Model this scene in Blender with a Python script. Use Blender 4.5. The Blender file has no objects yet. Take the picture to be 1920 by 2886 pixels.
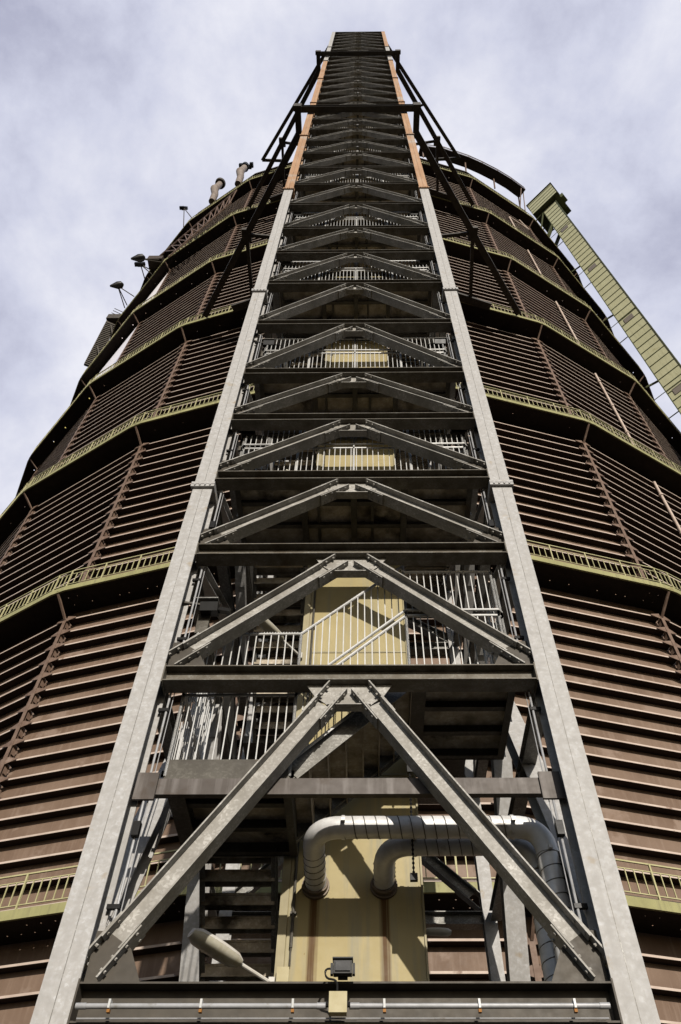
import bpy, math, random
from mathutils import Vector, Matrix
random.seed(7)
R = math.radians
scene = bpy.context.scene
col = scene.collection

# ------------------------------------------------------------------ camera
CZ = 1.6                                   # eye height; all heights below are measured from the eye
cam_d = bpy.data.cameras.new('camera')
cam = bpy.data.objects.new('camera', cam_d); col.objects.link(cam)
cam_d.sensor_fit = 'HORIZONTAL'; cam_d.sensor_width = 36.0
cam_d.lens = 36.0 * 2206.19 / 1920.0
cam_d.shift_x = (960 - 1006.04) / 1920.0
cam_d.shift_y = (1675.76 - 1443.0) / 1920.0
cam_d.clip_start = 0.1; cam_d.clip_end = 3000
cam.matrix_world = (Matrix.Translation((0, 0, CZ)) @ Matrix.Rotation(R(0.6636), 4, 'Z')
                    @ Matrix.Rotation(R(90 + 50.176), 4, 'X') @ Matrix.Rotation(R(0.2525), 4, 'Z'))
scene.camera = cam
scene.render.resolution_x = 681; scene.render.resolution_y = 1024

# ------------------------------------------------------------------ light
SUN_EL, SUN_AZ = 22.5, 12.0                # azimuth: degrees to the right of straight behind the camera
sun_d = bpy.data.lights.new('sun', 'SUN'); sun_d.energy = 5.0; sun_d.angle = R(0.5)
sun_d.color = (1.0, 0.94, 0.85)
sun = bpy.data.objects.new('sun', sun_d); col.objects.link(sun)
sdir = Vector((math.sin(R(SUN_AZ)) * math.cos(R(SUN_EL)), -math.cos(R(SUN_AZ)) * math.cos(R(SUN_EL)), math.sin(R(SUN_EL))))
sun.rotation_euler = sdir.to_track_quat('Z', 'Y').to_euler()
sun.location = (20, -60, 90)

world = bpy.data.worlds.new('World'); scene.world = world
world.use_nodes = True
wn = world.node_tree; wn.nodes.clear()
def N(t, k, **kw):
    n = t.nodes.new(k)
    for a, b in kw.items(): setattr(n, a, b)
    return n
sky = N(wn, 'ShaderNodeTexSky', sky_type='NISHITA')
sky.sun_disc = False; sky.sun_elevation = R(SUN_EL); sky.sun_rotation = R(180 - SUN_AZ)
tc = N(wn, 'ShaderNodeTexCoord')
mp = N(wn, 'ShaderNodeMapping'); mp.inputs['Scale'].default_value = (1.0, 1.0, 0.75); mp.inputs['Location'].default_value = (3.1, 1.4, 0.3)
wn.links.new(tc.outputs['Generated'], mp.inputs['Vector'])
n1 = N(wn, 'ShaderNodeTexNoise'); n1.inputs['Scale'].default_value = 4.6; n1.inputs['Detail'].default_value = 9; n1.inputs['Roughness'].default_value = 0.62; n1.inputs['Distortion'].default_value = 0.12
wn.links.new(mp.outputs[0], n1.inputs['Vector'])
cr = N(wn, 'ShaderNodeValToRGB')
e = cr.color_ramp.elements
e[0].position = 0.40; e[0].color = (3.6, 3.7, 4.75, 1)
e[1].position = 0.61; e[1].color = (6.6, 6.65, 7.3, 1)
m_ = e.new(0.5); m_.color = (5.05, 5.2, 6.25, 1)
n2 = N(wn, 'ShaderNodeTexNoise'); n2.inputs['Scale'].default_value = 1.7; n2.inputs['Detail'].default_value = 5
mp2 = N(wn, 'ShaderNodeMapping'); mp2.inputs['Location'].default_value = (5.2, 0.6, 2.2); wn.links.new(tc.outputs['Generated'], mp2.inputs['Vector']); wn.links.new(mp2.outputs[0], n2.inputs['Vector'])
mxn = N(wn, 'ShaderNodeMix'); mxn.inputs[0].default_value = 0.42; wn.links.new(n1.outputs[0], mxn.inputs[2]); wn.links.new(n2.outputs[0], mxn.inputs[3])
wn.links.new(mxn.outputs[0], cr.inputs[0])
sx = N(wn, 'ShaderNodeSeparateXYZ'); wn.links.new(tc.outputs['Generated'], sx.inputs[0])
edge = N(wn, 'ShaderNodeMath', operation='MULTIPLY_ADD'); edge.inputs[1].default_value = 0.35; edge.inputs[2].default_value = -0.17
wn.links.new(n1.outputs[0], edge.inputs[0])
ad = N(wn, 'ShaderNodeMath', operation='ADD'); wn.links.new(sx.outputs[1], ad.inputs[0]); wn.links.new(edge.outputs[0], ad.inputs[1])
cover = N(wn, 'ShaderNodeMapRange'); cover.interpolation_type = 'SMOOTHSTEP'; cover.inputs[1].default_value = -0.16; cover.inputs[2].default_value = 0.0; cover.inputs[4].default_value = 0.95
wn.links.new(ad.outputs[0], cover.inputs[0])
mx = N(wn, 'ShaderNodeMix', data_type='RGBA'); wn.links.new(cover.outputs[0], mx.inputs[0])
wn.links.new(sky.outputs[0], mx.inputs[6]); wn.links.new(cr.outputs[0], mx.inputs[7])
low = N(wn, 'ShaderNodeMapRange'); low.interpolation_type = 'SMOOTHSTEP'       # dimming near the horizon, added to keep fill light off undersides
low.inputs[1].default_value = 0.0; low.inputs[2].default_value = 0.3; low.inputs[3].default_value = 0.45
wn.links.new(sx.outputs[2], low.inputs[0])
dk = N(wn, 'ShaderNodeVectorMath', operation='SCALE'); wn.links.new(mx.outputs[2], dk.inputs[0]); wn.links.new(low.outputs[0], dk.inputs['Scale'])
bg = N(wn, 'ShaderNodeBackground'); bg.inputs[1].default_value = 0.1
wn.links.new(dk.outputs[0], bg.inputs[0])
wo = N(wn, 'ShaderNodeOutputWorld'); wn.links.new(bg.outputs[0], wo.inputs[0])

scene.view_settings.view_transform = 'Standard'
try: scene.view_settings.look = 'None'
except Exception: pass
scene.view_settings.exposure = 0.4; scene.view_settings.gamma = 1.0

# ------------------------------------------------------------------ materials
def mat(name, base, rough=0.6, metal=0.0, var=None, vscale=3.0, stain=None, sscale=0.7, sthr=0.6, spangle=None, sp_scale=60, streak=None, streak_axis='Z', bump=0.0, bscale=40, stretch=(1, 1, 1), soft=0.12):
    ds = lambda q: tuple(x * 0.62 for x in q) if q else q          # all paints a little duller than first guessed
    base, var, stain, spangle, streak = ds(base), ds(var), ds(stain), ds(spangle), ds(streak)
    m = bpy.data.materials.new(name); m.use_nodes = True
    t = m.node_tree; t.nodes.clear()
    out = N(t, 'ShaderNodeOutputMaterial'); b = N(t, 'ShaderNodeBsdfPrincipled')
    t.links.new(b.outputs[0], out.inputs[0])
    b.inputs['Roughness'].default_value = rough; b.inputs['Metallic'].default_value = metal
    b.inputs['Specular IOR Level'].default_value = 0.5 if 'duct' in name or 'glass' in name else (0.22 if 'steel' in name or 'tube' in name else 0.12)
    g = N(t, 'ShaderNodeNewGeometry')
    c = N(t, 'ShaderNodeRGB'); c.outputs[0].default_value = (*base, 1); cur = c.outputs[0]
    def mixin(fac, colr, cur):
        x = N(t, 'ShaderNodeMix', data_type='RGBA'); t.links.new(fac, x.inputs[0]); t.links.new(cur, x.inputs[6]); x.inputs[7].default_value = (*colr, 1)
        return x.outputs[2]
    def noise(scale, detail=5, st=(1, 1, 1), off=0):
        q = N(t, 'ShaderNodeMapping'); q.inputs['Scale'].default_value = st; q.inputs['Location'].default_value = (off, off * .7, off * 1.3)
        t.links.new(g.outputs['Position'], q.inputs[0])
        n = N(t, 'ShaderNodeTexNoise'); n.inputs['Scale'].default_value = scale; n.inputs['Detail'].default_value = detail; n.inputs['Roughness'].default_value = 0.6
        t.links.new(q.outputs[0], n.inputs['Vector']); return n.outputs[0]
    def ramp(f, a, b_):
        r = N(t, 'ShaderNodeMapRange'); r.inputs[1].default_value = a; r.inputs[2].default_value = b_
        t.links.new(f, r.inputs[0]); return r.outputs[0]
    if spangle:
        v = N(t, 'ShaderNodeTexVoronoi'); v.inputs['Scale'].default_value = sp_scale
        t.links.new(g.outputs['Position'], v.inputs['Vector'])
        s = N(t, 'ShaderNodeSeparateColor'); t.links.new(v.outputs['Color'], s.inputs[0])
        cur = mixin(ramp(s.outputs[0], 0.45, 1.0), spangle, cur)
    if var: cur = mixin(ramp(noise(vscale, 6, stretch), 0.35, 0.68), var, cur)
    if streak: cur = mixin(ramp(noise(7.0, 5, (1, 1, 0.06) if streak_axis == 'Z' else (0.06, 0.06, 1), 4), 0.5, 0.75), streak, cur)
    if stain: cur = mixin(ramp(noise(sscale, 8, (1, 1, 1), 9), sthr, sthr + soft), stain, cur)
    t.links.new(cur, b.inputs['Base Color'])
    rr = ramp(noise(9.0, 4, (1, 1, 1), 2), 0.2, 0.8)
    ma = N(t, 'ShaderNodeMath', operation='MULTIPLY_ADD'); t.links.new(rr, ma.inputs[0]); ma.inputs[1].default_value = 0.2; ma.inputs[2].default_value = max(rough - 0.1, 0.02)
    t.links.new(ma.outputs[0], b.inputs['Roughness'])
    if bump:
        bp = N(t, 'ShaderNodeBump'); bp.inputs['Strength'].default_value = bump; bp.inputs['Distance'].default_value = 0.02
        t.links.new(noise(bscale, 4), bp.inputs['Height']); t.links.new(bp.outputs[0], b.inputs['Normal'])
    return m
M = {}
M['galv'] = mat('galvanised_steel', (0.445, 0.43, 0.41), 0.6, 0.0, var=(0.36, 0.345, 0.325), vscale=9, spangle=(0.53, 0.525, 0.52), sp_scale=30, stain=(0.33, 0.26, 0.17), sscale=2.2, sthr=0.63, streak=(0.37, 0.355, 0.335))
M['galv_mid'] = mat('weathered_galvanised_steel', (0.205, 0.197, 0.178), 0.5, 0.2, var=(0.14, 0.132, 0.115), vscale=2.5, spangle=(0.40, 0.39, 0.36), sp_scale=42, stain=(0.10, 0.075, 0.045), sscale=1.5, sthr=0.62)
M['brace'] = mat('spangled_brace_steel', (0.36, 0.34, 0.305), 0.55, 0.0, var=(0.24, 0.222, 0.19), vscale=2.5, spangle=(0.56, 0.54, 0.50), sp_scale=34, stain=(0.18, 0.14, 0.09), sscale=1.5, sthr=0.64)
M['beam'] = mat('grimy_beam_steel', (0.155, 0.136, 0.105), 0.55, 0.1, var=(0.085, 0.07, 0.048), vscale=3.5, spangle=(0.22, 0.21, 0.185), sp_scale=40, stain=(0.07, 0.05, 0.028), sscale=1.4, sthr=0.58)
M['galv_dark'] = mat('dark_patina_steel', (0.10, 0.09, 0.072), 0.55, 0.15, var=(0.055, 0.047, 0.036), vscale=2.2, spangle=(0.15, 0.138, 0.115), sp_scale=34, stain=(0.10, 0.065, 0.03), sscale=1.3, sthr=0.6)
M['bar_steel'] = mat('brownish_bar_steel', (0.105, 0.088, 0.077), 0.55, 0.1, var=(0.065, 0.052, 0.042), vscale=2.0, streak=(0.185, 0.165, 0.152), stain=(0.06, 0.04, 0.025), sscale=2, sthr=0.6)
M['soffit'] = mat('landing_soffit_steel', (0.62, 0.53, 0.41), 0.6, 0.0, var=(0.26, 0.21, 0.145), vscale=2.6, spangle=(0.80, 0.71, 0.57), sp_scale=30, stain=(0.045, 0.034, 0.02), sscale=1.1, sthr=0.55)
M['primer'] = mat('copper_toned_coating', (0.47, 0.285, 0.165), 0.6, 0.0, var=(0.37, 0.21, 0.11), vscale=0.5, streak=(0.50, 0.36, 0.25), stain=(0.43, 0.39, 0.34), sscale=0.35, sthr=0.56)
M['strut'] = mat('dark_strut_steel', (0.085, 0.072, 0.055), 0.6, 0.1, var=(0.05, 0.042, 0.032), vscale=3)
M['bolt'] = mat('bolt_steel', (0.05, 0.043, 0.035), 0.5, 0.3)
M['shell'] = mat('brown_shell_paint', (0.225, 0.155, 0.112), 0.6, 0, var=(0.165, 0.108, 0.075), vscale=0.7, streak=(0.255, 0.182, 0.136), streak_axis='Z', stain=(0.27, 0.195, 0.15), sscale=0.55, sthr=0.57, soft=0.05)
M['louvre'] = mat('lightened_louvre_paint', (0.62, 0.51, 0.43), 0.55, 0, var=(0.48, 0.375, 0.31), vscale=1.4, stain=(0.16, 0.085, 0.05), sscale=1.3, sthr=0.64)  # lip colour lightened to carry sunlight on the edges; drain pipes share it
M['shelf'] = mat('shaded_louvre_underside', (0.055, 0.036, 0.027), 0.65, 0, var=(0.035, 0.023, 0.017), vscale=1.4)  # near-black colour stands in for the shade under each louvre
M['rib'] = mat('brown_rib_paint', (0.23, 0.16, 0.12), 0.55, 0, var=(0.15, 0.095, 0.068), vscale=4, stain=(0.32, 0.24, 0.195), sscale=2, sthr=0.6)
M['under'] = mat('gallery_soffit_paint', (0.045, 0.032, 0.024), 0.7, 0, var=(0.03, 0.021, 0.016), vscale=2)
M['fascia'] = mat('yellow_green_paint', (0.37, 0.35, 0.165), 0.55, 0, var=(0.29, 0.275, 0.125), vscale=1.2, streak=(0.25, 0.23, 0.12), stain=(0.17, 0.10, 0.035), sscale=1.2, sthr=0.63)
M['rail'] = mat('pale_yellow_rail_paint', (0.52, 0.485, 0.27), 0.5, 0, var=(0.42, 0.39, 0.20), vscale=3)
M['handrail'] = mat('galvanised_tube', (0.62, 0.615, 0.60), 0.42, 0.1, var=(0.48, 0.47, 0.445), vscale=5, stain=(0.25, 0.18, 0.11), sscale=4, sthr=0.66)
M['duct'] = mat('spiral_duct_zinc', (0.80, 0.79, 0.765), 0.42, 0.1, var=(0.62, 0.60, 0.57), vscale=4, stain=(0.20, 0.155, 0.10), sscale=2.3, sthr=0.60, streak=(0.86, 0.85, 0.83))
M['duct_seam'] = mat('duct_seam_zinc', (0.20, 0.19, 0.17), 0.5, 0.3, var=(0.12, 0.1, 0.08), vscale=5)
M['duct_dark'] = mat('duct_flange_steel', (0.17, 0.125, 0.085), 0.6, 0.2)
M['lamp_body'] = mat('lamp_housing', (0.66, 0.64, 0.59), 0.45, 0, var=(0.54, 0.5, 0.44), vscale=6)
M['lamp_glass'] = mat('lamp_cover', (0.60, 0.57, 0.47), 0.25, 0, var=(0.48, 0.44, 0.33), vscale=9)
M['white'] = mat('white_lamp_plastic', (0.62, 0.62, 0.60), 0.35, 0, var=(0.5, 0.5, 0.48), vscale=5)
M['black'] = mat('black_enamel', (0.018, 0.017, 0.016), 0.4)
M['glass'] = mat('dark_glass', (0.05, 0.05, 0.048), 0.12, 0)
M['jbox'] = mat('cream_plastic', (0.50, 0.44, 0.27), 0.5, 0, var=(0.42, 0.36, 0.2), vscale=8)
M['pvc'] = mat('grey_conduit', (0.42, 0.42, 0.43), 0.4, 0.1, var=(0.33, 0.33, 0.33), vscale=7, stain=(0.22, 0.2, 0.17), sscale=5, sthr=0.6)
M['clip'] = mat('rusty_clip', (0.30, 0.13, 0.03), 0.6, 0.1)
M['green'] = mat('pale_green_cladding', (0.52, 0.51, 0.325), 0.55, 0, var=(0.45, 0.44, 0.275), vscale=0.4, streak=(0.40, 0.39, 0.24), stain=(0.30, 0.26, 0.11), sscale=0.6, sthr=0.66)
M['green_dark'] = mat('dark_green_steel', (0.085, 0.095, 0.04), 0.6)
M['pane'] = mat('lift_window_pane', (0.22, 0.19, 0.16), 0.3)
M['vent'] = mat('pinkish_vent_paint', (0.31, 0.26, 0.225), 0.6, 0, var=(0.19, 0.15, 0.125), vscale=1.5)
M['roof'] = mat('roof_sheet', (0.07, 0.055, 0.045), 0.7)
M['ground'] = mat('gravel_yard', (0.036, 0.032, 0.027), 0.9, 0, var=(0.026, 0.023, 0.019), vscale=0.5, bump=0.4)
# lift shaft: cream sheet with vertical grime and two rust runs under the duct collars
def shaft_mat():
    m = mat('cream_shaft_sheet', (0.45, 0.375, 0.195), 0.5, 0, var=(0.375, 0.305, 0.145), vscale=1.1, streak=(0.30, 0.275, 0.19), stain=(0.22, 0.13, 0.04), sscale=7, sthr=0.69, soft=0.04)
    t = m.node_tree; b = [n for n in t.nodes if n.type == 'BSDF_PRINCIPLED'][0]
    prev = b.inputs['Base Color'].links[0].from_socket
    g = [n for n in t.nodes if n.type == 'NEW_GEOMETRY'][0]
    s = N(t, 'ShaderNodeSeparateXYZ'); t.links.new(g.outputs['Position'], s.inputs[0])
    nz = N(t, 'ShaderNodeTexNoise'); nz.inputs['Scale'].default_value = 1.0; nz.inputs['Detail'].default_value = 4
    q = N(t, 'ShaderNodeMapping'); q.inputs['Scale'].default_value = (40, 40, 0.6); t.links.new(g.outputs['Position'], q.inputs[0]); t.links.new(q.outputs[0], nz.inputs['Vector'])
    def math_(op, a, b_=None, c=None):
        n = N(t, 'ShaderNodeMath', operation=op)
        for i, v in enumerate((a, b_, c)):
            if v is None: continue
            if hasattr(v, 'links'): t.links.new(v, n.inputs[i])
            else: n.inputs[i].default_value = v
        return n.outputs[0]
    tot = None
    for x0 in (-0.71, 0.29):
        d = math_('ABSOLUTE', math_('SUBTRACT', s.outputs[0], x0))
        f = N(t, 'ShaderNodeMapRange'); f.inputs[1].default_value = 0.085; f.inputs[2].default_value = 0.012; t.links.new(d, f.inputs[0])
        tot = f.outputs[0] if tot is None else math_('MAXIMUM', tot, f.outputs[0])
    zf = N(t, 'ShaderNodeMapRange'); zf.inputs[1].default_value = 7.50; zf.inputs[2].default_value = 7.42; t.links.new(s.outputs[2], zf.inputs[0])
    ff = math_('MULTIPLY', math_('MULTIPLY', tot, zf.outputs[0]), math_('MULTIPLY_ADD', nz.outputs[0], 3.2, -0.35))
    ff = math_('MINIMUM', ff, 0.95)
    x = N(t, 'ShaderNodeMix', data_type='RGBA'); t.links.new(ff, x.inputs[0]); t.links.new(prev, x.inputs[6]); x.inputs[7].default_value = (0.055, 0.022, 0.002, 1)
    t.links.new(x.outputs[2], b.inputs['Base Color'])
    return m
M['shaft'] = shaft_mat()
M['shaft_trim'] = mat('cream_shaft_trim', (0.42, 0.37, 0.23), 0.5, 0, var=(0.32, 0.275, 0.165), vscale=2, streak=(0.36, 0.31, 0.2))
def banner_mat(name, cols):
    m = bpy.data.materials.new(name); m.use_nodes = True
    t = m.node_tree; b = t.nodes['Principled BSDF']; b.inputs['Roughness'].default_value = 0.6
    tcn = N(t, 'ShaderNodeTexCoord'); s = N(t, 'ShaderNodeSeparateXYZ'); t.links.new(tcn.outputs['Object'], s.inputs[0])
    nz = N(t, 'ShaderNodeTexNoise'); nz.inputs['Scale'].default_value = 0.25; t.links.new(tcn.outputs['Object'], nz.inputs['Vector'])
    a = N(t, 'ShaderNodeMath', operation='MULTIPLY_ADD'); a.inputs[1].default_value = 7; t.links.new(nz.outputs[0], a.inputs[0]); t.links.new(s.outputs[2], a.inputs[2])
    r = N(t, 'ShaderNodeMapRange'); r.inputs[1].default_value = -7; r.inputs[2].default_value = 14; t.links.new(a.outputs[0], r.inputs[0])
    c = N(t, 'ShaderNodeValToRGB'); c.color_ramp.interpolation = 'CONSTANT'
    el = c.color_ramp.elements; el[0].color = (*cols[0], 1); el[1].position = 0.99; el[1].color = (*cols[-1], 1)
    for i, k in enumerate(cols[1:]): q = el.new((i + 1) / len(cols)); q.color = (*k, 1)
    t.links.new(r.outputs[0], c.inputs[0]); t.links.new(c.outputs[0], b.inputs['Base Color'])
    return m
M['banner_a'] = banner_mat('banner_print_bands', [(0.6, 0.5, 0.1), (0.66, 0.42, 0.42), (0.42, 0.42, 0.52), (0.62, 0.5, 0.1), (0.45, 0.45, 0.55), (0.6, 0.58, 0.62)])
M['banner_b'] = banner_mat('banner_print_pale', [(0.62, 0.54, 0.54), (0.66, 0.62, 0.62), (0.6, 0.5, 0.5), (0.64, 0.6, 0.6)])

# ------------------------------------------------------------------ builders
ORG = {}
UP = Vector((0, 0, 1))
class MB:
    def __init__(s): s.v = []; s.f = []
    def add(s, vs, fs):
        k = len(s.v); s.v += [Vector(p) for p in vs]; s.f += [tuple(i + k for i in f) for f in fs]
    def box(s, c, d, ax=None):
        ax = ax or (Vector((1, 0, 0)), Vector((0, 1, 0)), Vector((0, 0, 1)))
        c = Vector(c); h = [a * (x / 2) for a, x in zip(ax, d)]
        vs = [c + h[0] * i + h[1] * j + h[2] * k for i in (-1, 1) for j in (-1, 1) for k in (-1, 1)]
        s.add(vs, [(0, 1, 3, 2), (4, 6, 7, 5), (0, 4, 5, 1), (2, 3, 7, 6), (0, 2, 6, 4), (1, 5, 7, 3)])
    def bx(s, x0, x1, y0, y1, z0, z1): s.box(((x0 + x1) / 2, (y0 + y1) / 2, (z0 + z1) / 2), (x1 - x0, y1 - y0, z1 - z0))
    def prism(s, pts, d):
        """polygon pts extruded by vector d"""
        n = len(pts); pts = [Vector(p) for p in pts]; d = Vector(d)
        s.add(pts + [p + d for p in pts], [tuple(range(n))[::-1], tuple(range(n, 2 * n))] + [(i, (i + 1) % n, n + (i + 1) % n, n + i) for i in range(n)])
    def frame(s, p0, p1, up):
        p0, p1 = Vector(p0), Vector(p1); a = (p1 - p0).normalized(); side = a.cross(Vector(up)).normalized(); u = side.cross(a).normalized()
        return p0, p1, a, side, u
    def ibeam(s, p0, p1, h, b, up, tf=.02, tw=.014):
        p0, p1, a, sd, u = s.frame(p0, p1, up)
        H, B, T = h / 2, b / 2, tw / 2
        pr = [(-B, -H), (B, -H), (B, -H + tf), (T, -H + tf), (T, H - tf), (B, H - tf), (B, H), (-B, H), (-B, H - tf), (-T, H - tf), (-T, -H + tf), (-B, -H + tf)]
        s.prism([p0 + sd * x + u * y for x, y in pr], p1 - p0)
    def bar(s, p0, p1, w, h, up=UP):
        p0, p1, a, sd, u = s.frame(p0, p1, up); s.box((p0 + p1) / 2, ((p1 - p0).length, w, h), (a, sd, u))
    def tube(s, pts, r, n=8, cap=True):
        pts = [Vector(p) for p in pts]; rings = []
        t0 = (pts[1] - pts[0]).normalized(); ref = Vector((0, 0, 1)) if abs(t0.z) < .9 else Vector((1, 0, 0))
        u = t0.cross(ref).normalized()
        vs = []; fs = []
        rr = r if isinstance(r, (list, tuple)) else [r] * len(pts)
        for i, p in enumerate(pts):
            if i == 0: t = pts[1] - p
            elif i == len(pts) - 1: t = p - pts[i - 1]
            else: t = (pts[i + 1] - p).normalized() + (p - pts[i - 1]).normalized()
            t = t.normalized(); u = (u - t * u.dot(t)).normalized(); w = t.cross(u)
            vs += [p + (u * math.cos(2 * math.pi * k / n) + w * math.sin(2 * math.pi * k / n)) * rr[i] for k in range(n)]
        for i in range(len(pts) - 1):
            for k in range(n): fs.append((i * n + k, i * n + (k + 1) % n, (i + 1) * n + (k + 1) % n, (i + 1) * n + k))
        if cap: fs += [tuple(range(n))[::-1], tuple((len(pts) - 1) * n + k for k in range(n))]
        s.add(vs, fs)
    def build(s, name, m, parent=None, smooth=False, org=None):
        me = bpy.data.meshes.new(name)
        lo = Vector([min(p[i] for p in s.v) for i in range(3)]); hi = Vector([max(p[i] for p in s.v) for i in range(3)])
        o0 = Vector(org) if org else Vector(((lo.x + hi.x) / 2, (lo.y + hi.y) / 2, lo.z))
        me.from_pydata([tuple(p - o0) for p in s.v], [], s.f)
        me.materials.append(m if not isinstance(m, str) else M[m])
        if smooth:
            me.polygons.foreach_set('use_smooth', [True] * len(me.polygons))
            try: me.set_sharp_from_angle(angle=R(40))
            except Exception: pass
        me.update()
        o = bpy.data.objects.new(name, me); col.objects.link(o)
        w = o0 + Vector((0, 0, CZ)); ORG[o] = w
        if parent: o.parent = parent; o.location = w - ORG[parent]
        else: o.location = w
        return o
def tag(o, label=None, cat=None, group=None, kind=None):
    if label: o['label'] = label
    if cat: o['category'] = cat
    if group: o['group'] = group
    if kind: o['kind'] = kind
    return o
def thing(name, base, label, cat, group=None):
    o = bpy.data.objects.new(name, None); col.objects.link(o)
    w = Vector(base) + Vector((0, 0, CZ)); o.location = w; ORG[o] = w
    return tag(o, label, cat, group)
def copy_tree(o, parent=None):
    c = o.copy(); col.objects.link(c)
    if parent: c.parent = parent
    for ch in list(o.children): copy_tree(ch, c)
    return c

# ------------------------------------------------------------------ ground
g = MB(); g.add([(-700, -700, -CZ), (700, -700, -CZ), (700, 900, -CZ), (-700, 900, -CZ)], [(0, 1, 2, 3)])
tag(g.build('ground', 'ground'), 'dark gravel yard around the gas holder', 'ground', kind='structure')

# ================================================================== gas holder
L, RG = 54.15, 34.0
def P(A, r, z):
    A = R(A); return Vector((r * math.sin(A), L - r * math.cos(A), z))
TOPS = [10.1 + 15.48 * k for k in range(7)]
PITCH = 0.86
EAVE = 109.0
gh = thing('gas_holder', (0, L, -CZ), 'huge round brown gas holder tank with louvred steel shell and yellow railed galleries', 'gas holder')
AP = RG * math.cos(R(7.5))                      # distance to the middle of a facet (louvre line)
WAL = AP - 0.33
def facet_axes(c):
    n = Vector((math.sin(R(c)), -math.cos(R(c)), 0)); t = Vector((math.cos(R(c)), math.sin(R(c)), 0)); return n, t
HALF = RG * math.sin(R(7.5))
def pf(c, a, s, z):                            # point on facet c: apothem a, along s, height z
    n, t = facet_axes(c); return Vector((0, L, 0)) + n * a + t * s + UP * z
VIS = [-60, -45, -30, -15, 0, 15, 30, 45, 60]
zb0 = -CZ - 0.05
for k in range(8):
    z0 = zb0 if k == 0 else TOPS[k - 1] + 0.84
    z1 = TOPS[k] + 0.84 if k < 7 else EAVE
    for c in VIS:
        if k == 7:
            continue
        mb = MB(); w = WAL * math.tan(R(7.5))
        mb.add([pf(c, WAL, -w, z0), pf(c, WAL, w, z0), pf(c, WAL, w, z1), pf(c, WAL, -w, z1)], [(0, 1, 2, 3)])
        wall = mb.build('wall_panel', 'shell', gh)
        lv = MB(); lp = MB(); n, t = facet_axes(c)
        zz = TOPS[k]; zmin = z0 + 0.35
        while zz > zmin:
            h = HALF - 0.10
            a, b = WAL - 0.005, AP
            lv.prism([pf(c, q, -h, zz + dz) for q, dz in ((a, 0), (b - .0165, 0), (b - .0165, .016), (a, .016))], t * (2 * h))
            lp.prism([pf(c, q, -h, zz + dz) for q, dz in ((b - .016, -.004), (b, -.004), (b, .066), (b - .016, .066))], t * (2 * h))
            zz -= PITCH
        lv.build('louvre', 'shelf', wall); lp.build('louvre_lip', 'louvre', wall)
    # plain shell behind, out of the photo
mb = MB(); hid = [a for a in range(67, 294, 15)]
angs = [67.5 + 15 * i for i in range(16)]
vv = []; ff = []
rw = WAL / math.cos(R(7.5))
for i, a in enumerate(angs): vv += [P(a, rw, zb0), P(a, rw, EAVE)]
for i in range(len(angs) - 1): ff.append((2 * i, 2 * i + 2, 2 * i + 3, 2 * i + 1))
mb.add(vv, ff); mb.build('rear_shell', 'shell', gh)
# top band above the highest gallery + roof
mb = MB(); vv = []; ff = []
for i in range(24):
    a = -7.5 + 15 * i; vv += [P(a, rw, TOPS[6] + .84), P(a, rw, EAVE), P(a, 34.6, EAVE), P(a, 34.6, EAVE + .35), P(a, 22, EAVE + 3.6), P(a, 6, EAVE + 6.2)]
for i in range(24):
    j = (i + 1) % 24
    for q in range(5): ff.append((6 * i + q, 6 * j + q, 6 * j + q + 1, 6 * i + q + 1))
ff.append(tuple(6 * i + 5 for i in range(24)))
mb.add(vv, ff); mb.build('roof', 'roof', gh)
# ribs
for i in range(10):
    a = -67.5 + 15 * i; mb = MB()
    n = Vector((math.sin(R(a)), -math.cos(R(a)), 0)); t = Vector((math.cos(R(a)), math.sin(R(a)), 0))
    for k in range(7):
        z0 = (zb0 if k == 0 else TOPS[k - 1] + 1.1); z1 = TOPS[k] + .05
        pc = lambda r, s, z: Vector((0, L, 0)) + n * r + t * s + UP * z
        mb.box(pc(33.91, 0, (z0 + z1) / 2), (.26, .02, z1 - z0), (n, t, UP))
        mb.box(pc(34.05, 0, (z0 + z1) / 2), (.022, .17, z1 - z0), (n, t, UP))
        zz = TOPS[k]
        while zz > z0 + .3:
            for sg in (-1, 1):
                nn, tt = facet_axes(a + sg * 7.5)
                b0 = pc(34.03, sg * .086, 0); d = tt * sg
                mb.prism([b0 + UP * (zz - .12), b0 + d * .42 + UP * (zz + .012), b0 + d * .42 + UP * (zz + .075), b0 + UP * (zz + .2)], nn * .012)
                if sg * a < 0 or k < 9:
                    mb.box(b0 + d * .20 + UP * (zz - .42) - nn * .12, (.035, .06, .16), (tt, nn, UP))
                # bracket plate between rib and wall
                mb.box(pc(33.86, sg * .06, zz - .25), (.2, .012, .36), (n, t, UP))
            zz -= PITCH
    mb.build('rib', 'rib', gh)
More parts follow.
